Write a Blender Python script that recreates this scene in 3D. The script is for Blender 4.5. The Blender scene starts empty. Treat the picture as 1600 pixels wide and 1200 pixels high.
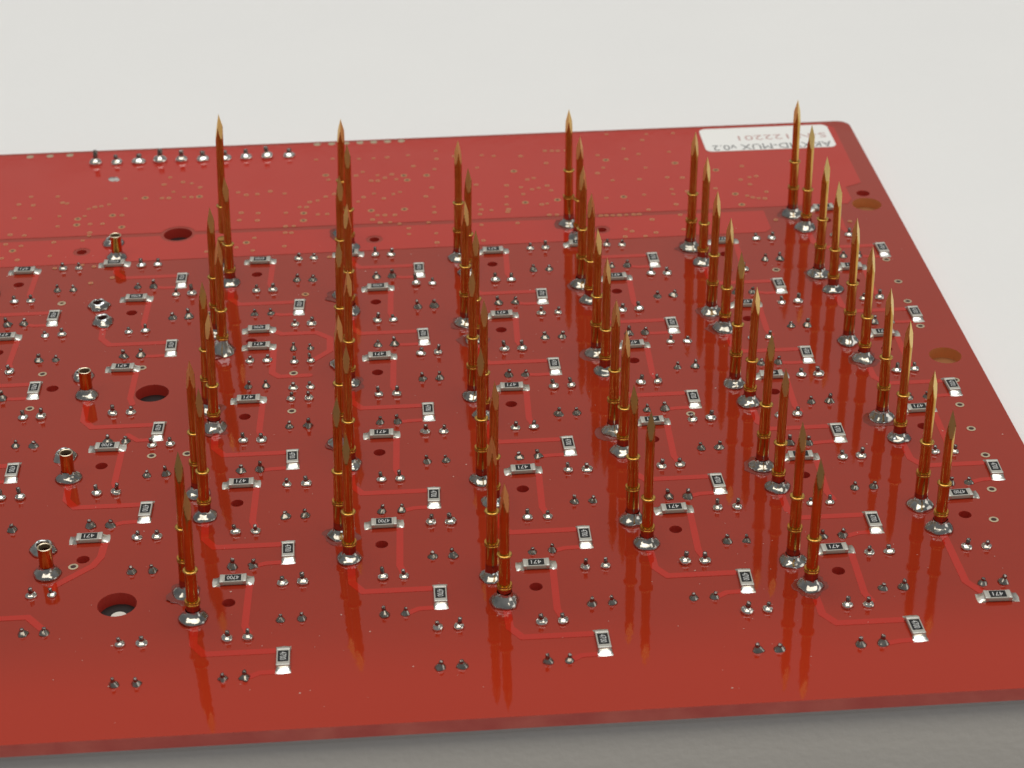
import bpy, bmesh, math, random
from mathutils import Vector, Matrix, noise
from mathutils.geometry import delaunay_2d_cdt

# ------------------------------------------------------------------ camera, world, lamps
S = 0.1                      # one Blender unit = 10 mm; board coordinates below are in mm
sc = bpy.context.scene
col = sc.collection
rnd = random.Random(7)

cam_d = bpy.data.cameras.new('camera')
cam = bpy.data.objects.new('camera', cam_d)
col.objects.link(cam)
sc.camera = cam
PITCH, ROLL, YAW = 0.533883043, 0.0152634369, 0.0623347285
fwd = Vector((math.sin(YAW) * math.cos(PITCH), math.cos(YAW) * math.cos(PITCH), -math.sin(PITCH)))
right = Vector((math.cos(YAW), -math.sin(YAW), 0))
down = fwd.cross(right)
r2 = math.cos(ROLL) * right + math.sin(ROLL) * down
d2 = -math.sin(ROLL) * right + math.cos(ROLL) * down
m = Matrix((r2, -d2, -fwd)).transposed().to_4x4()
m.translation = Vector((-10.3842282, -280.327205, 139.978637)) * S
cam.matrix_world = m
cam_d.sensor_width = 36.0
cam_d.lens = 3115.08 / 1600 * 36.0
cam_d.clip_start = 0.5
cam_d.clip_end = 2000
cam_d.dof.use_dof = True
cam_d.dof.focus_distance = 25.3
cam_d.dof.aperture_fstop = 0.62

world = bpy.data.worlds.new('World')
sc.world = world
world.use_nodes = True
bg = world.node_tree.nodes['Background']
bg.inputs['Color'].default_value = (1.0, 0.985, 0.95, 1)
bg.inputs['Strength'].default_value = 0.19

def area(name, loc, target, sx, sy, radiance, color):
    d = bpy.data.lights.new(name, 'AREA')
    d.shape = 'RECTANGLE'
    d.size, d.size_y = sx, sy
    d.energy = radiance * math.pi * sx * sy
    d.color = color
    o = bpy.data.objects.new(name, d)
    col.objects.link(o)
    o.location = loc
    o.rotation_euler = (Vector(target) - Vector(loc)).to_track_quat('-Z', 'Y').to_euler()
    return o
area('ceiling_lamp', (4, 14, 140), (0, -4, 0), 150, 86, 2.98, (0.965, 0.99, 1.0))
area('ceiling_lamp', (-4, -76, 132), (0, -6, 0), 220, 46, 2.3, (1.0, 0.88, 0.70))
area('window_light', (0, 190, 168), (0, 0, 30), 380, 165, 0.36, (1.0, 0.96, 0.87))  # unseen panel added behind the board to give the glossy mask its sheen
area('window_light', (225, -72, 45), (0, -4, 0), 130, 130, 1.0, (1.0, 0.94, 0.84))  # unseen panel added at the right to brighten the ground pin flats

vs = sc.view_settings
vs.view_transform = 'Standard'
vs.look = 'None'
vs.exposure = 0.0
vs.gamma = 1.0

# ------------------------------------------------------------------ materials
def mat(name, base, rough=0.5, metal=0.0, ior=1.5, spec=None, vary=None, vscale=3.0, bump=0.0, bscale=20.0, rvary=0.0):
    mt = bpy.data.materials.new(name)
    mt.use_nodes = True
    nt = mt.node_tree
    b = nt.nodes['Principled BSDF']
    b.inputs['Base Color'].default_value = (*base, 1)
    b.inputs['Roughness'].default_value = rough
    b.inputs['Metallic'].default_value = metal
    b.inputs['IOR'].default_value = ior
    tc = nt.nodes.new('ShaderNodeTexCoord')
    if vary:
        n = nt.nodes.new('ShaderNodeTexNoise')
        n.inputs['Scale'].default_value = vscale
        n.inputs['Detail'].default_value = 5
        nt.links.new(tc.outputs['Object'], n.inputs['Vector'])
        r = nt.nodes.new('ShaderNodeValToRGB')
        r.color_ramp.elements[0].position = 0.3
        r.color_ramp.elements[1].position = 0.7
        r.color_ramp.elements[0].color = (*base, 1)
        r.color_ramp.elements[1].color = (*vary, 1)
        nt.links.new(n.outputs['Fac'], r.inputs['Fac'])
        nt.links.new(r.outputs['Color'], b.inputs['Base Color'])
    if rvary:
        n = nt.nodes.new('ShaderNodeTexNoise')
        n.inputs['Scale'].default_value = 1.3
        n.inputs['Detail'].default_value = 6
        nt.links.new(tc.outputs['Object'], n.inputs['Vector'])
        mr = nt.nodes.new('ShaderNodeMapRange')
        mr.inputs['From Min'].default_value = 0.35
        mr.inputs['From Max'].default_value = 0.75
        mr.inputs['To Min'].default_value = rough
        mr.inputs['To Max'].default_value = rough + rvary
        nt.links.new(n.outputs['Fac'], mr.inputs['Value'])
        nt.links.new(mr.outputs['Result'], b.inputs['Roughness'])
    if bump:
        n = nt.nodes.new('ShaderNodeTexNoise')
        n.inputs['Scale'].default_value = bscale
        n.inputs['Detail'].default_value = 4
        nt.links.new(tc.outputs['Object'], n.inputs['Vector'])
        bp = nt.nodes.new('ShaderNodeBump')
        bp.inputs['Strength'].default_value = bump
        bp.inputs['Distance'].default_value = 0.01
        nt.links.new(n.outputs['Fac'], bp.inputs['Height'])
        nt.links.new(bp.outputs['Normal'], b.inputs['Normal'])
    return mt

M = dict(
    table=mat('white_paper', (0.795, 0.80, 0.80), 0.65, vary=(0.783, 0.788, 0.79), vscale=0.35, bump=0.6, bscale=9.0),
    floor=mat('grey_floor', (0.22, 0.20, 0.18), 0.7),
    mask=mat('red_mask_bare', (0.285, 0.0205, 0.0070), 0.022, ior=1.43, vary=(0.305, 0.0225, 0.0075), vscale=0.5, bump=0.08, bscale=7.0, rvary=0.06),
    pour=mat('red_mask_on_copper', (0.43, 0.0205, 0.0100), 0.035, ior=1.43, vary=(0.45, 0.022, 0.0105), vscale=0.5, bump=0.08, bscale=7.0, rvary=0.06),
    edge=mat('board_edge', (0.84, 0.21, 0.18), 0.6, vary=(0.70, 0.13, 0.12), vscale=2.2, bump=0.4, bscale=12),
    bore=mat('drilled_wall', (0.50, 0.035, 0.022), 0.6),
    borew=mat('drilled_wall_bare', (0.62, 0.22, 0.07), 0.6),
    gold=mat('gold_plating', (0.72, 0.43, 0.11), 0.20, 1.0, vary=(0.58, 0.33, 0.075), vscale=6.0, bump=0.06, bscale=14.0),
    goldr=mat('gold_receptacle', (0.64, 0.33, 0.07), 0.19, 1.0, vary=(0.50, 0.24, 0.05), vscale=5.0, bump=0.08, bscale=14.0),
    film=mat('solder_film', (0.46, 0.26, 0.20), 0.13, 1.0, vary=(0.30, 0.13, 0.10), vscale=8.0, bump=0.1, bscale=14.0),
    goldf=mat('gold_ground_facet', (0.86, 0.62, 0.24), 0.33, 1.0, bump=0.1, bscale=40.0),
    solder=mat('solder', (0.92, 0.91, 0.88), 0.12, 1.0, vary=(0.74, 0.73, 0.70), vscale=9.0, bump=0.12, bscale=11.0),
    solder_pin=mat('pin_solder', (0.74, 0.74, 0.72), 0.12, 1.0, vary=(0.36, 0.37, 0.37), vscale=7.0, bump=0.45, bscale=9.0),
    solder_dull=mat('dull_solder', (0.47, 0.455, 0.43), 0.20, 1.0, vary=(0.28, 0.27, 0.25), vscale=12.0, bump=0.5, bscale=11.0),
    tin=mat('tinned_pad', (0.80, 0.78, 0.72), 0.28, 1.0, bump=0.3, bscale=14.0),
    lead=mat('tinned_lead', (0.24, 0.20, 0.185), 0.26, 1.0),
    ceramic=mat('alumina', (0.43, 0.42, 0.375), 0.45),
    cap=mat('nickel_cap', (0.58, 0.57, 0.52), 0.34, 0.6),
    black=mat('black_glaze', (0.016, 0.017, 0.018), 0.5, ior=1.3),
    print=mat('white_print', (0.62, 0.63, 0.62), 0.5),
    via=mat('via_ring', (0.55, 0.28, 0.13), 0.4, 0.4),
    viag=mat('via_ring_plated', (0.72, 0.60, 0.42), 0.32, 0.9),
    hole=mat('plated_hole', (0.035, 0.006, 0.004), 0.5),  # near-black colour stands in for the shade inside vias and tubes
    label=mat('white_label', (0.86, 0.86, 0.84), 0.42),
    inkr=mat('red_ink', (0.54, 0.34, 0.32), 0.5),
    inkk=mat('grey_ink', (0.16, 0.16, 0.165), 0.5),
    brass=mat('brass', (0.62, 0.40, 0.20), 0.35, 0.9),
    rubber=mat('black_rubber', (0.012, 0.008, 0.007), 0.6),  # painted dark of the shade under the mounting holes
    rubberb=mat('brown_rubber', (0.30, 0.12, 0.04), 0.6),  # painted brown seen down the right-hand mounting holes
    nylon=mat('nylon', (0.72, 0.70, 0.64), 0.5),
    speck=mat('flux_speck', (0.62, 0.36, 0.30), 0.35),
    flux=mat('flux_residue', (0.19, 0.022, 0.012), 0.22, bump=0.5, bscale=10.0),
)

# the mask colour blends smoothly to a lighter red towards the front edge
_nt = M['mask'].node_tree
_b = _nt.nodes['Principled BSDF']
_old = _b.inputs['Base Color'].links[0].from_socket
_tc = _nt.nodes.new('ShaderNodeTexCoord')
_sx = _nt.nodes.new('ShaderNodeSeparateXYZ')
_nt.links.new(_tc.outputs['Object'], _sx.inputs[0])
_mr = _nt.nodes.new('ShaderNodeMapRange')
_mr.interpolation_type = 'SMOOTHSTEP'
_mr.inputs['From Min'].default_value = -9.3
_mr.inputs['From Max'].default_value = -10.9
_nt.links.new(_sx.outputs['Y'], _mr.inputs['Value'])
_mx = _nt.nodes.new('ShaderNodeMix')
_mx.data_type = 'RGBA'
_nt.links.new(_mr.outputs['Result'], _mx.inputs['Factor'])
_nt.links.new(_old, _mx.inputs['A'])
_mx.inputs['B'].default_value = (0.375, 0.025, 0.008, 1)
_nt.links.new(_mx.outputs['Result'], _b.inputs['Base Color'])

# ------------------------------------------------------------------ helpers
def link(name, me, parent=None, loc=(0, 0, 0), rot=(0, 0, 0), scale=None):
    o = bpy.data.objects.new(name, me)
    col.objects.link(o)
    if parent is not None:
        o.parent = parent
    o.location = Vector(loc) * S
    o.rotation_euler = rot
    if scale:
        o.scale = scale
    return o

def mesh(name, verts, faces, mats, fm=None, smooth=None):
    me = bpy.data.meshes.new(name)
    me.from_pydata([(x * S, y * S, z * S) for x, y, z in verts], [], faces)
    for k in mats:
        me.materials.append(M[k])
    if fm:
        me.polygons.foreach_set('material_index', fm)
    if smooth is not None:
        me.polygons.foreach_set('use_smooth', [True] * len(me.polygons))
        me.set_sharp_from_angle(angle=math.radians(smooth))
    me.update()
    return me

def lathe(name, prof, mats, n=24, pm=None, wob=0.0, seed=0, smooth=40, close=True):
    """prof: (radius, height) pairs turned about z; wob pushes the outline out of round."""
    v, f, fm = [], [], []
    for i, (r, z) in enumerate(prof):
        for k in range(n):
            a = 2 * math.pi * k / n
            rr = r
            zz = z
            if wob:
                q = noise.noise(Vector((math.cos(a) * 1.3 + seed * 7.1, math.sin(a) * 1.3, z * 1.1)))
                rr = r * (1 + wob * q)
                zz = z * (1 + 0.5 * wob * noise.noise(Vector((math.cos(a), math.sin(a) + seed * 3.3, 4.0))))
            v.append((rr * math.cos(a), rr * math.sin(a), zz))
    for i in range(len(prof) - 1):
        for k in range(n):
            a, b = i * n + k, i * n + (k + 1) % n
            f.append((a, b, b + n, a + n))
            fm.append(pm[i] if pm else 0)
    if close:
        f.append(tuple(range((len(prof) - 1) * n, len(prof) * n)))
        fm.append(pm[-1] if pm else 0)
    return mesh(name, v, f, mats, fm, smooth)

def box(name, c, s, mats, bev=0.0, seg=2):
    bm = bmesh.new()
    bmesh.ops.create_cube(bm, size=1.0)
    for q in bm.verts:
        q.co = Vector((c[0] + q.co.x * s[0], c[1] + q.co.y * s[1], c[2] + q.co.z * s[2])) * S
    if bev:
        bmesh.ops.bevel(bm, geom=bm.edges[:], offset=bev * S, segments=seg, affect='EDGES', profile=0.5)
    me = bpy.data.meshes.new(name)
    bm.to_mesh(me)
    bm.free()
    for k in mats:
        me.materials.append(M[k])
    me.polygons.foreach_set('use_smooth', [True] * len(me.polygons))
    me.set_sharp_from_angle(angle=math.radians(35))
    return me

def ribbon(name, pts, w, h, m_, rnd_end=True):
    """A flat copper track with round ends and mitred corners, standing h proud."""
    pts = [Vector((x, y)) for x, y in pts]
    L, R = [], []
    n = len(pts)
    for i, p_ in enumerate(pts):
        if i == 0:
            d = (pts[1] - p_).normalized()
        elif i == n - 1:
            d = (p_ - pts[i - 1]).normalized()
        else:
            d = ((p_ - pts[i - 1]).normalized() + (pts[i + 1] - p_).normalized()).normalized()
        nr = Vector((-d.y, d.x))
        k = 1.0
        if 0 < i < n - 1:
            e = (p_ - pts[i - 1]).normalized()
            k = 1.0 / max(0.5, abs(Vector((-e.y, e.x)).dot(nr)))
        L.append(p_ + nr * w / 2 * k)
        R.append(p_ - nr * w / 2 * k)
    out = L[:]
    if rnd_end:
        d = (pts[-1] - pts[-2]).normalized(); nr = Vector((-d.y, d.x))
        out += [pts[-1] + (nr * math.cos(a) + d * math.sin(a)) * w / 2 for a in (math.pi * k / 6 for k in range(1, 6))]
    out += R[::-1]
    if rnd_end:
        d = (pts[0] - pts[1]).normalized(); nr = Vector((-d.y, d.x))
        out += [pts[0] + (nr * math.cos(a) + d * math.sin(a)) * w / 2 for a in (math.pi * k / 6 for k in range(1, 6))]
    return prism(name, [(q.x, q.y) for q in out], 0.0, h, m_)

def prism(name, out, z0, z1, m_, bev=0.0):
    bm = bmesh.new()
    n = len(out)
    lo = [bm.verts.new(Vector((x, y, z0)) * S) for x, y in out]
    hi = [bm.verts.new(Vector((x, y, z1)) * S) for x, y in out]
    top = bm.faces.new(hi)
    for i in range(n):
        bm.faces.new((lo[i], lo[(i + 1) % n], hi[(i + 1) % n], hi[i]))
    bmesh.ops.recalc_face_normals(bm, faces=bm.faces[:])
    if top.normal.z < 0:
        bmesh.ops.reverse_faces(bm, faces=bm.faces[:])
    bmesh.ops.triangulate(bm, faces=[top])
    me = bpy.data.meshes.new(name)
    bm.to_mesh(me)
    bm.free()
    me.materials.append(M[m_])
    return me

def rounded(x0, y0, x1, y1, r, n=6):
    o = []
    for cx, cy, a0 in ((x1 - r, y1 - r, 0), (x0 + r, y1 - r, 90), (x0 + r, y0 + r, 180), (x1 - r, y0 + r, 270)):
        for k in range(n + 1):
            a = math.radians(a0 + 90 * k / n)
            o.append((cx + r * math.cos(a), cy + r * math.sin(a)))
    return o

def text_mesh(name, s, m_, height, width=None, ext=0.0):
    cu = bpy.data.curves.new(name, 'FONT')
    cu.body = s
    cu.align_x, cu.align_y = 'CENTER', 'CENTER'
    cu.size = 1.0
    cu.resolution_u = 2
    o = bpy.data.objects.new(name, cu)
    col.objects.link(o)
    bpy.context.view_layer.update()
    me = bpy.data.meshes.new_from_object(o.evaluated_get(bpy.context.evaluated_depsgraph_get()))
    bpy.data.objects.remove(o)
    xs = [q.co.x for q in me.vertices]; ys = [q.co.y for q in me.vertices]
    k = height / (max(ys) - min(ys))
    kx = width / (max(xs) - min(xs)) if width else k
    cx, cy = (max(xs) + min(xs)) / 2, (max(ys) + min(ys)) / 2
    for q in me.vertices:
        q.co = Vector(((q.co.x - cx) * kx, (q.co.y - cy) * k, 0)) * S
    me.materials.clear()
    me.materials.append(M[m_])
    me.name = name
    return me

# ------------------------------------------------------------------ grid of the board
P, Q, ST = 18.0, 20.848, 10.241
AX, AY = -1.144, 5.087                 # rear pin of a pair, from the front one
def B(j, i):
    return ((j - 3) * P, -i * Q - (ST if j % 2 else 0))

X0, X1, Y0, Y1 = -105.0, 69.8, -114.2, 41.8
T = 1.65
STAND = 1.2
ZT = -T - STAND

# ------------------------------------------------------------------ the table
TF = -112.1                            # the table's front edge, set back under the board
tab = box('table_surface', (0, TF + 1500, ZT - 20), (4400, 3000, 40), ['table'], 1.2, 3)
t = link('table_surface', tab)
t['kind'] = 'structure'
t['label'] = 'plain white table under and behind the red board, its front edge in shade'
fl = link('floor', mesh('floor', [(-4000, -4000, -760), (4000, -4000, -760), (4000, 4000, -760), (-4000, 4000, -760)], [(0, 1, 2, 3)], ['floor']))
fl['kind'] = 'structure'
fl['label'] = 'dull grey floor far below the white table'

# ------------------------------------------------------------------ the board and its panel
board = bpy.data.objects.new('circuit_board', None)
col.objects.link(board)
board['label'] = 'red circuit board standing over a white table, bristling with rows of gold spring pins'
board['category'] = 'circuit board'

mount = [(-45.2, 7.5, 2.25), (-45.1, -41.9, 2.3), (-45.1, -90.2, 2.3), (65.6, -41.7, 2.25), (65.6, 7.8, 2.35), (65.6, -91.0, 2.25)]
small = [(65.9, 11.9, 1.1), (-59.8, 2.6, 0.8), (-59.0, -39.4, 0.85)]
for j in range(-1, 7):
    for i in range(5):
        if (j, i) in ((0, 0), (0, 2), (-1, 2), (-1, 3), (-1, 4)):
            continue
        x, y = B(j, i)
        small.append((x + 3.9, y + 2.62, 0.80))
def hull_board():
    v2, e, holes = [], [], []
    o = rounded(X0, Y0, X1, Y1, 2.2)
    v2 += [Vector(q) for q in o]
    e += [(k, (k + 1) % len(o)) for k in range(len(o))]
    loops = [list(range(len(o)))]
    for x, y, r in mount + small:
        n = 32 if r > 1.5 else 16
        s0 = len(v2)
        v2 += [Vector((x + r * math.cos(2 * math.pi * k / n), y + r * math.sin(2 * math.pi * k / n))) for k in range(n)]
        e += [(s0 + k, s0 + (k + 1) % n) for k in range(n)]
        loops.append(list(range(s0, s0 + n)))
    vv, ee, ff, ov, oe, of = delaunay_2d_cdt(v2, e, [], 0, 1e-5)
    keep = []
    for f in ff:
        c = sum((vv[k] for k in f), Vector((0, 0))) / len(f)
        if any((c.x - x) ** 2 + (c.y - y) ** 2 < (r * 0.995) ** 2 for x, y, r in mount + small):
            continue
        inside = False
        n = len(o)
        for k in range(n):
            (xa, ya), (xb, yb) = o[k], o[(k + 1) % n]
            if (ya > c.y) != (yb > c.y) and c.x < (xb - xa) * (c.y - ya) / (yb - ya) + xa:
                inside = not inside
        if inside:
            keep.append(f)
    n = len(vv)
    verts = [(q.x, q.y, 0.0) for q in vv] + [(q.x, q.y, -T) for q in vv]
    faces, fm = [], []
    for f in keep:
        a, b, c = vv[f[0]], vv[f[1]], vv[f[2]]
        if (b - a).cross(c - a) < 0:
            f = f[::-1]
        faces.append(tuple(f)); fm.append(0)
        faces.append(tuple(k + n for k in f[::-1])); fm.append(0)
    idx = {}
    for new, olds in enumerate(ov):
        for q in olds:
            idx[q] = new
    for li, lp in enumerate(loops):
        for k in range(len(lp)):
            a, b = idx[lp[k]], idx[lp[(k + 1) % len(lp)]]
            faces.append((a, a + n, b + n, b) if li == 0 else (b, b + n, a + n, a))
            fm.append(1 if li == 0 else (3 if 4 <= li <= 6 else 2))
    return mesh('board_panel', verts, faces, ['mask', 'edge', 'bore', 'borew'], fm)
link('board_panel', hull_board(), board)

# copper areas under the mask (brighter red), with the bare gap between them
hb = [(x, y, r + 0.55) for x, y, r in mount + small]
def pour(name, out, holes):
    v2 = [Vector(q) for q in out]
    e = [(k, (k + 1) % len(out)) for k in range(len(out))]
    hs = [h for h in hb if min(q[0] for q in out) - h[2] < h[0] < max(q[0] for q in out) + h[2]
          and min(q[1] for q in out) - h[2] < h[1] < max(q[1] for q in out) + h[2]]
    for x, y, r in hs:
        s0 = len(v2)
        v2 += [Vector((x + r * math.cos(2 * math.pi * k / 24 + 0.03), y + r * math.sin(2 * math.pi * k / 24 + 0.03))) for k in range(24)]
        e += [(s0 + k, s0 + (k + 1) % 24) for k in range(24)]
    vv, ee, ff, *_ = delaunay_2d_cdt(v2, e, [], 0, 1e-5)
    faces = []
    for f in ff:
        c = sum((vv[k] for k in f), Vector((0, 0))) / len(f)
        if any((c.x - x) ** 2 + (c.y - y) ** 2 < (r * 0.985) ** 2 for x, y, r in hs):
            continue
        ins = False
        for k in range(len(out)):
            (xa, ya), (xb, yb) = out[k], out[(k + 1) % len(out)]
            if (ya > c.y) != (yb > c.y) and c.x < (xb - xa) * (c.y - ya) / (yb - ya) + xa:
                ins = not ins
        if not ins:
            continue
        a, b, c = vv[f[0]], vv[f[1]], vv[f[2]]
        faces.append(tuple(f) if (b - a).cross(c - a) > 0 else tuple(f[::-1]))
    return mesh(name, [(q.x, q.y, 0.035) for q in vv], faces, ['pour'])
link('copper_pour', pour('copper_pour', [(X0 + 0.6, 8.3), (62.6, 8.3), (63.6, 10.0), (63.6, 14.5), (66.5, 16.0), (66.8, 39.0), (65.0, Y1 - 0.9), (X0 + 0.6, Y1 - 0.9)], hb), board)
link('copper_pour', pour('copper_pour', [(X0 + 0.6, -1.8), (47.6, -0.7), (48.6, 0.5), (48.6, 7.0), (X0 + 0.6, 7.2)], hb), board)

def tr(pts, w=0.85):
    link('trace', ribbon('trace', pts, w, 0.024 + 0.0011 * (len(board.children) % 11), 'pour'), board)

# ------------------------------------------------------------------ resistors
R_BODY = box('resistor', (0, 0, 0.30), (2.5, 1.5, 0.52), ['ceramic'], 0.06)
R_CAP = box('terminal', (0, 0, 0.30), (0.46, 1.56, 0.58), ['cap'], 0.09, 3)
R_GLAZE = box('glaze', (0, 0, 0.575), (1.92, 1.2, 0.05), ['black'], 0.02)
def wedge(seed):
    """the solder toe from the pad up the end of the cap; +x is outwards"""
    rr = random.Random(seed)
    prof = [(0.0, 0.5), (0.22, 0.30), (0.5, 0.15), (0.82, 0.075), (0.98, 0.03)]
    v, f = [], []
    ys = [-0.86, -0.62, 0.0, 0.62, 0.86]
    for x, z in prof:
        for k, y in enumerate(ys):
            e = abs(y) / 0.86
            v.append((x + rr.uniform(-.03, .03) - (0.07 * e if x > .6 else 0), y + rr.uniform(-.03, .03), max(0.02, z * (1 - 0.75 * (e > .9)) + rr.uniform(-.02, .02))))
    for i in range(len(prof) - 1):
        for k in range(len(ys) - 1):
            a = i * len(ys) + k
            f.append((a, a + len(ys), a + len(ys) + 1, a + 1))
    m0 = len(v)
    edge = [k for k in range(len(ys))]
    ring = [i * len(ys) for i in range(len(prof))] + [(len(prof) - 1) * len(ys) + k for k in range(1, len(ys))] + [i * len(ys) + len(ys) - 1 for i in range(len(prof) - 2, -1, -1)]
    for k in ring:
        v.append((v[k][0], v[k][1], 0.0))
    for q in range(len(ring) - 1):
        f.append((ring[q], m0 + q, m0 + q + 1, ring[q + 1]))
    return mesh('solder_fillet', v, f, ['tin'], smooth=60)
R_TOE = [wedge(s) for s in range(4)]
TXT = {'471': text_mesh('code_print', '471', 'print', 0.72, 1.22), '4700': text_mesh('code_print', '4700', 'print', 0.72, 1.42)}

def resistor(x, y, vertical, code):
    rz = (-math.pi / 2 if vertical else math.pi) + rnd.uniform(-.035, .035)
    r = link('resistor', R_BODY, board, (x, y, 0.03), (0, 0, rz))
    for s in (1, -1):
        link('terminal', R_CAP, r, (s * 1.36, 0, 0))
        link('solder_fillet', R_TOE[rnd.randrange(4)], r, (s * 1.50, 0, -0.03), (0, 0, 0 if s > 0 else math.pi))
    link('glaze', R_GLAZE, r)
    link('code_print', TXT[code], r, (0, 0, 0.605))
    return r

c4700 = {(0, 0), (0, 1), (0, 3), (1, 0), (1, 1), (1, 4), (2, 1), (2, 4), (6, 4), (2, 0)}
for j in range(-1, 7):
    for i in range(5):
        if j == -1 and i > 1:
            continue
        x, y = B(j, i)
        if i == 0 and j in (0, 2, 4):
            hx, hy = x - 0.2, y - 2.3
        elif (j, i) == (1, 1):
            hx, hy = x + 4.9, y + 5.6
        else:
            hx, hy = x + 4.25, y + 6.75
        resistor(hx, hy, False, '4700' if (j, i) in c4700 else '471')
resistor(B(1, 1)[0] + 5.1, B(1, 1)[1] + 0.6, False, '471')
resistor(57.1, -97.9, False, '471')
for j in range(-1, 7):
    for i in range(5):
        if (j, i) in ((0, 4), (-1, 4), (6, 4), (1, 1)):
            continue
        x, y = B(j, i)
        resistor(x + 10.6 - (0.35 if j > 4 else 0), y - 8.65 - (1.7 if (j, i) == (0, 2) else 0) - (0.5 if (j, i) == (5, 4) else 0), True, '4700')

# ------------------------------------------------------------------ solder joints of the relays below
def joint(k, dim):
    if dim:
        pr = [(0.64, 0.0), (0.66, 0.07), (0.58, 0.21), (0.45, 0.40), (0.31, 0.58), (0.22, 0.70)]
    else:
        pr = [(0.58, 0.0), (0.65, 0.10), (0.655, 0.22), (0.60, 0.36), (0.46, 0.50), (0.25, 0.60)]
    lead = (0.92 if dim else 1.05) + 0.09 * (k % 4)
    pr += [(0.25, 0.74 if dim else 0.66), (0.235, lead), (0.17, lead + 0.05), (0.03, lead + 0.06)]
    return lathe('solder_joint', pr, ['solder_dull' if dim else 'solder', 'lead'], 18, [0] * 6 + [1] * 4, 0.30 if dim else 0.13, k + 10 * dim, 75)
JB = [joint(k, 0) for k in range(10)]
JD = [joint(k, 1) for k in range(10)]
def put_joint(x, y, dim, sc_=1.0):
    s = sc_ * (1.0 if dim else 1.07) * rnd.uniform(0.9, 1.1)
    link('solder_joint', (JD if dim else JB)[rnd.randrange(10)], board, (x + rnd.uniform(-.05, .05), y + rnd.uniform(-.05, .05), -0.06),
         (rnd.uniform(-.16, .16), rnd.uniform(-.16, .16), rnd.uniform(0, 6.28)), (s * rnd.uniform(.9, 1.08), s, s * rnd.uniform(0.8, 1.15)))
RA, RB_, RP = -3.05, -13.25, 21.17
for j in range(-1, 7):
    for n in range(5):
        even = j % 2 == 0
        x = (j - 3) * P
        # left-hand rows of the cell
        xh = x + 4.05 - (0.55 if j == 5 else 0) - (0.2 if j == 6 else 0)
        yh = (RA if even else RB_) - RP * n
        if j == 0 and n == 4:
            xh = x - 1.35
        if j == 6 and n == 4:
            xh = x + 2.2
        if j == 0 and n == 2:
            yh -= 1.6
        if not (j == -1 and n > 2):
            for dx in (0, 2.42):
                put_joint(xh + dx, yh, False)
                put_joint(xh + dx, yh - 7.2, True)
        # right-hand rows
        if j == 6 or (j == 0 and n == 1):
            continue
        xk = x + 10.05 - (0.3 if j == 4 else 0)
        if j == 5:
            xk = x + (8.4 if n in (2, 4) else 9.65)
        yk = (RB_ if even else RA) - RP * n
        if j == -1 and n == 2:
            yk -= 1.6
        if j == -1 and n == 4:
            continue
        for dx in (0, 2.42):
            put_joint(xk + dx, yk, False)
            put_joint(xk + dx, yk - 7.2, True)
for x in (-25.8, -23.4):
    put_joint(x, -35.2, False)
    put_joint(x, -42.4, False)
for k in range(10):
    put_joint(-61.3 + 3.655 * k, 36.05, False, 1.55)

# ------------------------------------------------------------------ traces
for j in range(-1, 7):
    for i in range(5):
        x, y = B(j, i)
        even = j % 2 == 0
        yh = (RA if even else RB_) - RP * i
        if (j, i) not in ((0, 0), (2, 0), (4, 0), (1, 1), (0, 4), (6, 4)) and not (j == -1 and i > 1):
            tr([(x + 6.2, y + 6.3), (x + 6.0, yh + 2.3), (x + 6.45, yh + 0.8)])
        if (j, i) in ((0, 4), (6, 4), (-1, 4), (1, 1)):
            continue
        vx = x + 10.4 - (0.35 if j > 4 else 0)
        vy = y - 6.9 - (1.7 if (j, i) == (0, 2) else 0) - (0.5 if (j, i) == (5, 4) else 0)
        tr([(x + 0.15, y - 0.8), (x + 0.3, vy + 1.9), (x + 1.6, vy + 0.05), (vx - 0.3, vy)], 0.95)
        yv = yh - 7.2
        tr([(vx - 0.2, vy - 3.75), (x + 8.0, vy - 3.8), (x + 6.6, yv)], 0.75)
x, y = B(1, 1)
tr([(x + 6.9, y + 5.4), (x + 8.2, y + 4.3), (x + 13.2, y + 4.3), (x + 15.2, y + 2.4), (x + 15.2, y - 1.2), (x + 13.0, y - 3.6)], 0.95)
tr([(x + 7.2, y + 0.4), (x + 7.2, y - 6.8), (x + 8.2, y - 7.9), (x + 12.4, y - 7.9)], 0.95)
x, y = B(0, 4)
tr([(x + 6.2, y + 6.3), (x + 6.0, y + 3.0), (x + 5.2, y + 1.2), (x + 0.9, y - 2.7), (x + 1.05, y - 4.2)], 0.95)
tr([(x - 10.0, y - 8.4), (x - 1.2, y - 8.4), (x + 0.9, y - 11.0)], 0.9)
x, y = B(6, 4)
tr([(x + 0.15, y - 0.8), (x + 0.3, y - 11.0), (x + 1.6, y - 13.2)], 0.95)

# ------------------------------------------------------------------ vias and pads
def pairs(s):
    return [tuple(map(float, q.split(','))) for q in s.split()]
def ring(r0, r1, name, mk):
    return lathe(name, [(r1, 0.0), (r1, 0.06), (r0, 0.075), (r0 * 0.96, 0.055), (r0 * 0.5, 0.05)], [mk, 'hole'], 16, [0, 0, 0, 1, 1], smooth=50)
VR = ring(0.36, 0.60, 'via', 'viag')
VH = ring(0.24, 0.50, 'via', 'via')
for x, y in pairs('-60.9,-35.3 -61.4,-44.6 -43.8,-58.1 -39.2,-58 -38.6,-19.6 -60.8,-14.4 -47.1,-34.8 -51.1,-82.2 -25.8,-38.3 -25.8,-48.5 64.2,-11.9 46.8,-13.7 27.7,-54.1 64.3,-19.2 64.2,-25.5 64.2,-33.1 65.2,-48.6 64.1,-55.1 64,-61.2 64.1,-67.7 62.7,-75.6 61.1,-82.2 -60.8,-14.3'):
    link('via', VR, board, (x, y, 0))
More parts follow.
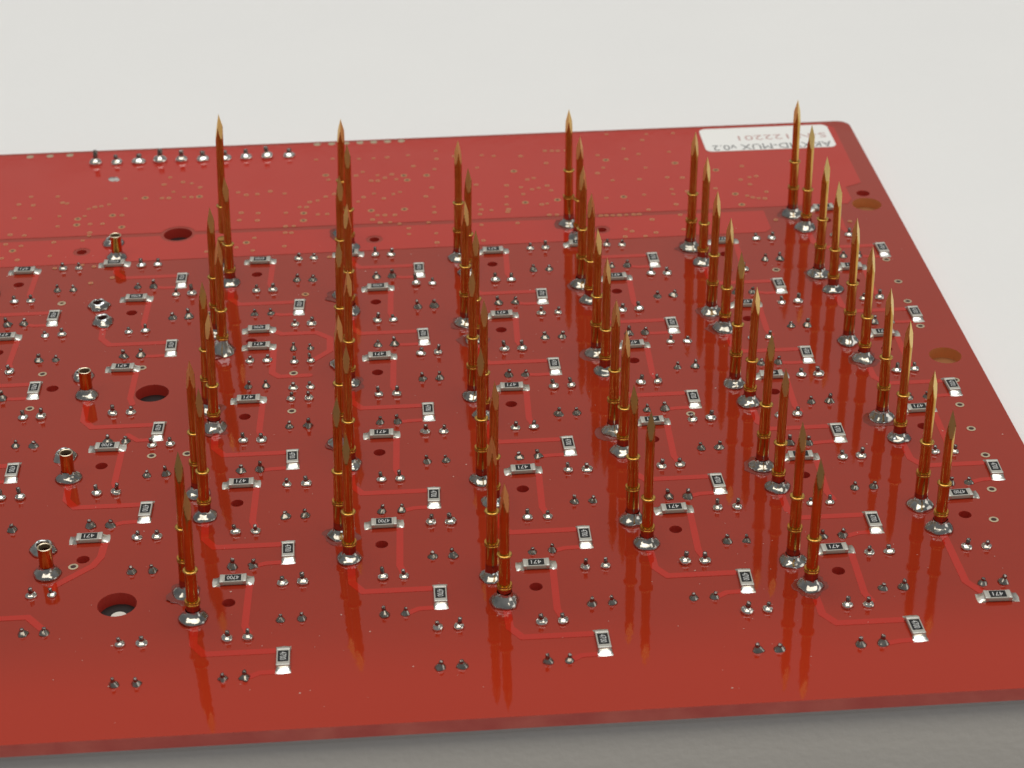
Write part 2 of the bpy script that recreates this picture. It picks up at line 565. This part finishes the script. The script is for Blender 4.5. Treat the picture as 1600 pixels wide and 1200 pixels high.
for x, y in pairs('-51.6,21.6 -56.3,15.4 -61.8,14.6 -61.7,12.4 -54.4,10.9 -70.7,4 -42.7,21.2 -34.2,3.4 -60.8,-14.3 -22,27.6 -8.9,26.2 -8.4,24.3 -5.1,25.9 -25.4,13.2 -25.4,10.5 -14.5,13.1 -9.1,13.1 -24.6,-14.9 9.6,26.1 25.5,29.1 10.6,13.7 15.9,14.2 26.8,14.3 43.4,23.2 45.1,13.6 45.5,9.5 37,26.7'):
    link('via', VH, board, (x, y, 0), scale=(1.12, 1.12, 1))
sv = pairs('-70.5,23.8 -72.1,21 -69.7,20.5 -66.1,23.5 -65,21 -64.2,20.6 -72.1,15.9 -69.6,15.4 -64.9,15.9 -64.7,12.1 -60.8,15.5 -59.6,12.5 -57.6,12.4 -60.4,18.2 -59.5,18.8 -58.5,19 -57.3,19.6 -54.8,21.6 -54.8,15.3 -59.3,9.3 -59.3,8.3 -60.1,6.6 -64.6,6.4 -64.6,1.6 -71.9,9.8 -69.6,9.3 -72.1,6.4 -69.6,5.6 -69.5,0.7 -72,1.5 -48.1,29.3 -48.9,26.5 -47.1,23.5 -45.8,27.2 -44.3,26.5 -42.8,24.8 -48.8,21.2 -47.7,21.1 -45.2,21.2 -44,21.1 -36.4,22.2 -35,21.1 -35.5,14.3 -35.7,11.6 -35.7,1.8 -33.1,0.5 -33,4.9 -57.3,-2.7 -63.3,-2.7 -59.2,-2 -57.2,-8.2 -54.1,-6.7 -40.3,0.8 -31.1,22.1 -28.7,21 -33.2,21.2 -26.1,15.5 -25,15.4 -24.5,17.3 -23.2,17.7 -21.9,19.1 -20.5,20 -28.3,13.6 -23.1,12.5 -21.6,12.5 -28.2,8.6 -26.9,8.6 -28.2,6.3 -27.2,6.2 -28.2,1.5 -32.8,13.9 -32.8,11.2 -21.5,25.7 -16.9,26.9 -15.8,28.3 -14.4,24.6 -13.3,24.5 -13.3,26.7 -12.1,25.5 -10.9,26.8 -10.2,24.8 -16.4,33.7 -13.9,33.7 -11.6,33.9 -8,34.4 -7.2,29.8 -14,19.5 -12.4,17.5 -10.8,19 -9.7,19.7 -15.7,18.3 -16.6,16.7 -13.5,11.2 -12.3,11.2 -10.7,11.1 -14.3,9.7 -13.1,8.5 -11.5,8.5 -10,7.8 -5.5,17.6 -4.4,20.9 -4.3,13.5 -4.3,11.4 -5.4,7.8 -8.6,6 -8.6,3.9 -4.3,3.8 -4.3,0.5 -3.7,28.2 -3.2,32.4 -3.2,35.8 -0.2,33.2 4.6,33.2 6.6,32.6 3.5,28.1 3,21.3 3.1,13.7 3.3,11.7 3,10 4.9,11.3 3,6.1 3,0.5 8,20.6 7.7,16.2 7.5,13.2 7.7,11.4 7.5,10.5 -21.1,-2.9 -23.7,34.1 -20.9,34.2 26.8,39.9 33.7,39.3 38.4,39.2 32.7,36.8 29,33.4 24.3,31.2 31.3,31 36.6,31.4 29,29.1 15.5,33.9 16.7,33.8 17.7,33.7 19.1,33.7 11.2,32.1 15.3,28.8 11.6,22.5 12.7,23 13.2,19 12.1,18.6 14.7,19.8 15.2,17.9 10.5,16.9 10.3,19.6 24.7,26 23.5,23.9 31.8,25.3 34.9,21.1 37.4,20.7 25.7,20.8 30.2,20.8 23.9,14.1 30.2,14.7 35,16.4 35,14.5 34.9,10.6 37.4,15.3 13.2,12.7 14.1,12.9 14.1,8.7 15.3,8.6 22.3,7.6 23.2,7.6 24.2,7.5 25.3,7.5 26.4,7.5 27.6,7.5 28.5,7.5 30.2,9.1 35,6.7 30.3,5.4 25.7,2.3 26.6,1.5 25.3,-0.3 28.5,-0.4 30.3,0.7 34.8,1.4 8.8,6.2 48,24.3 46.9,19 48.5,19.8 49.7,20.1 48.1,17 46.9,12.7 47.7,12 48.6,11.6 49.6,11.4 50.3,13.9 42.2,16 49.9,3.4 61.5,1.7')
v, f, fm = [], [], []
for x, y in sv:
    s0 = len(v)
    k_ = rnd.uniform(0.85, 1.15)
    for r, z in ((0.37 * k_, 0.03), (0.36 * k_, 0.085), (0.20 * k_, 0.09), (0.17 * k_, 0.06)):
        for k in range(10):
            a = 2 * math.pi * k / 10
            v.append((x + r * math.cos(a), y + r * math.sin(a), z))
    for q in range(3):
        for k in range(10):
            a, b = s0 + q * 10 + k, s0 + q * 10 + (k + 1) % 10
            f.append((a, b, b + 10, a + 10)); fm.append(0)
    f.append(tuple(range(s0 + 30, s0 + 40))); fm.append(1)
o = link('tented_via_scatter', mesh('tented_via_scatter', v, f, ['via', 'pour'], fm), board)
o['kind'] = 'stuff'
PAD = lathe('edge_pad', [(0.62, 0.0), (0.62, 0.05), (0.2, 0.09)], ['viag'], 14)
for x, y in pairs('-72.9,40.2 -69.5,40.2 -66.1,40.2 -23.6,40.6 -21.1,40.6 -18.6,40.6 -16.2,40.6 -13.8,40.6 -11.4,40.6 -9.0,40.6'):
    link('edge_pad', PAD, board, (x, y, 0.03))
sp = lathe('test_pad', [(0.95, 0.0), (0.9, 0.10), (0.5, 0.2), (0.1, 0.22)], ['solder'], 14, wob=0.5, seed=3)
link('test_pad', sp, board, (-57.5, 29.4, 0.0))

# ------------------------------------------------------------------ spring pins
def receptacle(zr):
    r = 0.80
    zt = min(2.1, zr - 0.3)
    return lathe('probe_pin', [(r, -0.4), (r + 0.012, zt - 0.15), (r, zt), (r, zr - 0.28), (0.90, zr - 0.24), (0.93, zr - 0.12), (0.90, zr - 0.02), (0.84, zr + 0.02), (0.84, zr + 0.10), (0.91, zr + 0.14), (0.93, zr + 0.22), (0.88, zr + 0.30), (0.70, zr + 0.32)], ['goldr', 'film'], 28, [1, 1] + [0] * 11, smooth=50)
def barrel(z0, z1):
    r = 0.69
    return lathe('barrel', [(r, z0), (r, z1 - 0.25), (0.84, z1 - 0.20), (0.90, z1 - 0.06), (0.88, z1 + 0.06), (0.80, z1 + 0.12), (0.55, z1 + 0.10)], ['gold'], 28, smooth=50)
def plunger(z0, z1, L=4.0):
    """a rod ground to a three-sided spear: each flat cuts the round in a leaf shape"""
    R, n = 0.57, 48
    zs = [z0, z1 - L - 0.05] + [z1 - L + L * k / 16 for k in range(17)]
    v, f, fm = [], [], []
    for z in zs:
        a_ = R * max(0.015, (z1 - z) / L) if z > z1 - L else R
        for k in range(n):
            th = 2 * math.pi * k / n
            sec = (th + math.pi / 3) % (2 * math.pi / 3) - math.pi / 3
            r = min(R, a_ / max(0.2, math.cos(sec)))
            v.append((r * math.cos(th), r * math.sin(th), z))
    for i in range(len(zs) - 1):
        for k in range(n):
            a, b = i * n + k, i * n + (k + 1) % n
            f.append((a, b, b + n, a + n))
            cut = sum(1 for q in (a, b, b + n, a + n) if math.hypot(v[q][0], v[q][1]) < R * 0.996)
            fm.append(1 if cut >= 3 else 0)
    f.append(tuple(range((len(zs) - 1) * n, len(zs) * n))); fm.append(1)
    me = mesh('plunger', v, f, ['gold', 'goldf'], fm, smooth=25)
    return me
def fillet(k, short=False):
    pr = [(1.62, 0.0), (1.66, 0.12), (1.52, 0.36), (1.25, 0.62), (1.02, 0.84), (0.90, 1.05), (0.83, 1.3)]
    return lathe('solder_fillet', pr, ['solder_pin'], 32, wob=0.15, seed=k, smooth=180, close=False)
FIL = [fillet(k) for k in range(7)]
TALL = lathe('solder_fillet', [(1.75, 0.0), (1.80, 0.1), (1.45, 0.6), (1.15, 1.3), (0.95, 1.9), (0.84, 2.3)], ['solder_pin'], 28, wob=0.22, seed=31, smooth=70, close=False)
RECA, RECB = receptacle(4.85), receptacle(2.35)
BARA, BARB = barrel(5.0, 9.4), barrel(2.5, 6.75)
pl = {}
def get_plunger(z0, z1):
    k = (round(z0, 1), round(z1, 1))
    if k not in pl:
        pl[k] = plunger(*k)
    return pl[k]
lean = {1: 0.040, 2: 0.034, 3: 0.020, 4: 0.002, 5: 0.008, 6: -0.006}
top = {(1, 0, 'A'): 25.4, (4, 4, 'B'): 18.9, (3, 4, 'B'): 16.6, (4, 3, 'B'): 18.2, (1, 3, 'B'): 18.6, (6, 4, 'B'): 17.0, (5, 2, 'A'): 20.3, (1, 1, 'A'): 20.3}
def pin(j, i, kind):
    x, y = B(j, i)
    if kind == 'A':
        x, y = x + AX, y + AY
    if j == 4 and i in (1, 2, 3) and kind == 'B':
        x -= 0.45
    tall = (j, i, kind) == (1, 0, 'A')
    z1 = top.get((j, i, kind), (19.6 if kind == 'A' else 17.6) + rnd.uniform(-.15, .15))
    p_ = link('probe_pin', RECA if kind == 'A' else RECB, board, (x, y, 0), (rnd.uniform(-.012, .012), lean[j] + rnd.uniform(-.010, .010), 0))
    if tall:
        p_['label'] = 'pin standing clearly taller than all the others'
    dz = 1.2 if tall else rnd.uniform(-.08, .08)
    link('barrel', BARA if kind == 'A' else BARB, p_, (0, 0, dz), (0, 0, rnd.uniform(0, 6.28)))
    link('plunger', get_plunger(9.2 if kind == 'A' else 6.5, z1), p_, (0, 0, 0), (0, 0, FACE.get((j, i, kind), rnd.uniform(0, 6.28))))
    s = rnd.uniform(0.93, 1.06)
    link('solder_fillet', TALL if (j, i, kind) == (1, 1, 'B') else FIL[rnd.randrange(7)], p_, (0, 0, 0), (0, 0, rnd.uniform(0, 6.28)), (s, s, s * rnd.uniform(.85, 1.15)))
    if rnd.random() < (0.55 if kind == 'A' else 0.25):
        link('flux_residue', FLUX[rnd.randrange(6)], p_, (rnd.uniform(-.25, .25), rnd.uniform(-.35, .1), 0), (0, -lean[j], rnd.uniform(0, 6.28)))
def flux(k):
    v, n = [], 40
    for r in (1.3, None, None):
        for q in range(n):
            a = 2 * math.pi * q / n
            e = 2.05 + 0.75 * noise.noise(Vector((math.cos(a) * 1.6 + 5 * k, math.sin(a) * 1.6, 1.7))) + 0.25 * noise.noise(Vector((math.cos(a) * 5, math.sin(a) * 5 + 3 * k, 0.3)))
            rr = r if r else (e if len(v) < 2 * n else e + 0.16)
            v.append((rr * math.cos(a), rr * math.sin(a), 0.05 if r else (0.045 if len(v) < 2 * n else 0.0)))
    f = [(i * n + q, i * n + (q + 1) % n, (i + 1) * n + (q + 1) % n, (i + 1) * n + q) for i in range(2) for q in range(n)]
    return mesh('flux_residue', v, [g[::-1] for g in f], ['flux'], smooth=60)
FLUX = [flux(k) for k in range(6)]
# which way one flat of the spear faces (0 = right, -pi/2 = the viewer), where the photo shows it
h_ = -math.pi / 2
FACE = {(1, 4, 'B'): h_ + .55, (1, 4, 'A'): h_ + .1, (1, 3, 'A'): h_ + 1.0, (1, 3, 'B'): h_ + .25, (1, 1, 'A'): h_ + .35, (2, 4, 'B'): h_ - .15, (2, 4, 'A'): h_ - .25, (2, 3, 'B'): h_ - .1,
        (2, 0, 'A'): h_ + .9, (3, 0, 'A'): h_ - .95, (3, 0, 'B'): h_ + .25, (3, 1, 'A'): h_ + .8, (3, 3, 'A'): h_ - .2, (4, 0, 'A'): h_ + .95, (4, 0, 'B'): h_ - .95, (4, 1, 'A'): h_ - .9, (4, 1, 'B'): h_ - .9, (4, 3, 'B'): h_ + .8,
        (4, 4, 'A'): h_ + .1, (4, 4, 'B'): h_ + .05, (5, 0, 'A'): h_ + 1.04, (5, 0, 'B'): h_ + .9, (5, 1, 'A'): h_ + .9, (5, 1, 'B'): h_ + .95, (5, 2, 'A'): h_ + .1, (5, 2, 'B'): h_ + .7, (5, 3, 'B'): h_ + .1,
        (5, 4, 'A'): h_ + .3, (5, 4, 'B'): h_ + .2, (6, 0, 'A'): h_ + 1.0, (6, 0, 'B'): h_ + .2, (6, 1, 'A'): h_ + .3, (6, 1, 'B'): h_ + .3, (6, 2, 'A'): h_ + 1.0, (6, 2, 'B'): h_ + 1.0, (6, 3, 'A'): h_ + 1.0,
        (6, 3, 'B'): h_ + .8, (6, 4, 'A'): h_ + .8, (6, 4, 'B'): h_ + .05}
for j in range(1, 7):
    for i in range(5):
        pin(j, i, 'A')
        pin(j, i, 'B')

# the left-hand column has receptacles without pins, some cut off level with their solder
def tube(h):
    return lathe('empty_receptacle', [(0.84, -0.4), (0.84, h - 0.06), (0.88, h), (0.80, h + 0.04), (0.70, h - 0.02), (0.66, h - 0.6), (0.64, h - 3.5), (0.2, h - 3.5)], ['goldr', 'viag', 'hole'], 28, [0, 0, 1, 1, 1, 2, 2, 2], smooth=50)
def cut_ring(k):
    return lathe('empty_receptacle', [(1.62, 0.0), (1.66, 0.10), (1.48, 0.36), (1.2, 0.68), (0.98, 0.92), (0.84, 0.96), (0.70, 0.78), (0.62, -0.6), (0.2, -0.6)], ['solder_pin', 'hole'], 32, [0, 0, 0, 0, 0, 0, 1, 1, 1], 0.26, 40 + k, 75)
for i in range(5):
    x, y = B(0, i)
    if i == 1:
        link('empty_receptacle', cut_ring(1), board, (x, y, 0))['label'] = 'empty receptacle cut off level with its ring of solder'
    else:
        e_ = link('empty_receptacle', tube(3.95), board, (x, y, 0), (0, 0.03, 0))
        link('solder_fillet', FIL[i], e_, (0, 0, 0), (0, 0, i * 1.3))
    link('empty_receptacle', cut_ring(5 + i), board, (x + AX, y + AY - (0.2 if i == 1 else 0), 0))['label'] = 'empty receptacle cut off level with its ring of solder'
for i in range(2):
    x, y = B(-1, i)
    e_ = link('empty_receptacle', tube(3.9), board, (x, y, 0))
    link('solder_fillet', FIL[i + 2], e_)

# ------------------------------------------------------------------ label stuck near the rear corner
st = link('sticker', prism('sticker', rounded(43.0, 30.6, 65.6, 40.2, 1.2), 0.0, 0.10, 'label'), board, (0, 0, 0.035))
link('printed_line', text_mesh('printed_line', 'AKXYID-MUX v0.2', 'inkk', 2.2, 20.6), st, (54.6, 31.95, 0.115), (0, 0, math.pi))
link('printed_line', text_mesh('printed_line', 'S-N:122201', 'inkr', 2.0, 15.4), st, (57.0, 35.7, 0.115), (0, 0, math.pi))

# ------------------------------------------------------------------ rings and discs under the board; those at the holes are added for their tone
WA = lathe('washer', [(2.4, ZT), (2.4, -T), (3.4, -T), (3.4, ZT)], ['nylon'], 24, smooth=40, close=False)
RF = lathe('rubber_foot', [(3.5, ZT), (3.5, -T - 0.1), (3.3, -T), (0.3, -T)], ['rubber'], 24, smooth=40)  # black disc added so the hole above looks unlit
RG = lathe('rubber_foot', [(3.5, ZT), (3.5, -T - 0.1), (3.3, -T), (0.3, -T)], ['rubberb'], 24, smooth=40)  # brown disc added for the tone seen down the hole
def foot_washer(mk):
    return lathe('washer', [(0.95, -T - 0.09), (1.0, -T - 0.01), (3.4, -T - 0.01), (3.4, -T - 0.09)], [mk], 24, smooth=40, close=False)  # thin ring added as the shaded gap around the pale patch
WB, WC = foot_washer('rubber'), foot_washer('rubberb')
DISC = lathe('spacer', [(3.3, ZT), (3.3, -T - 0.1), (0.2, -T - 0.1)], ['nylon'], 24, smooth=40)  # pale disc added as the lit patch seen down the hole
for k, (x, y, r) in enumerate(mount):
    if k in (2, 4, 5):
        link('washer', WB if k == 2 else WC, board, (x, y, 0))
        link('spacer', DISC, board, (x, y, 0))
    else:
        link('rubber_foot', RG if k == 3 else RF, board, (x, y, 0))
for x, y in ((-98, -92), (-98, 34)):
    link('washer', WA, board, (x, y, 0))

# ------------------------------------------------------------------ specks of flux and dust
v, f = [], []
for k in range(260):
    x, y = rnd.uniform(-75, 68), rnd.uniform(-112, 3)
    r = rnd.choice((0.04, 0.05, 0.06, 0.07, 0.12))
    if any((x - a) ** 2 + (y - b) ** 2 < (c + 0.3) ** 2 for a, b, c in mount + small):
        continue
    s0 = len(v)
    n = 6
    for q in range(n):
        a = 2 * math.pi * q / n
        rr = r * rnd.uniform(0.6, 1.3)
        v.append((x + rr * math.cos(a), y + rr * math.sin(a), 0.036))
    v.append((x, y, 0.036 + r * 0.5))
    for q in range(n):
        f.append((s0 + q, s0 + (q + 1) % n, s0 + n))
o = link('flux_specks', mesh('flux_specks', v, f, ['speck']), board)
o['kind'] = 'stuff'
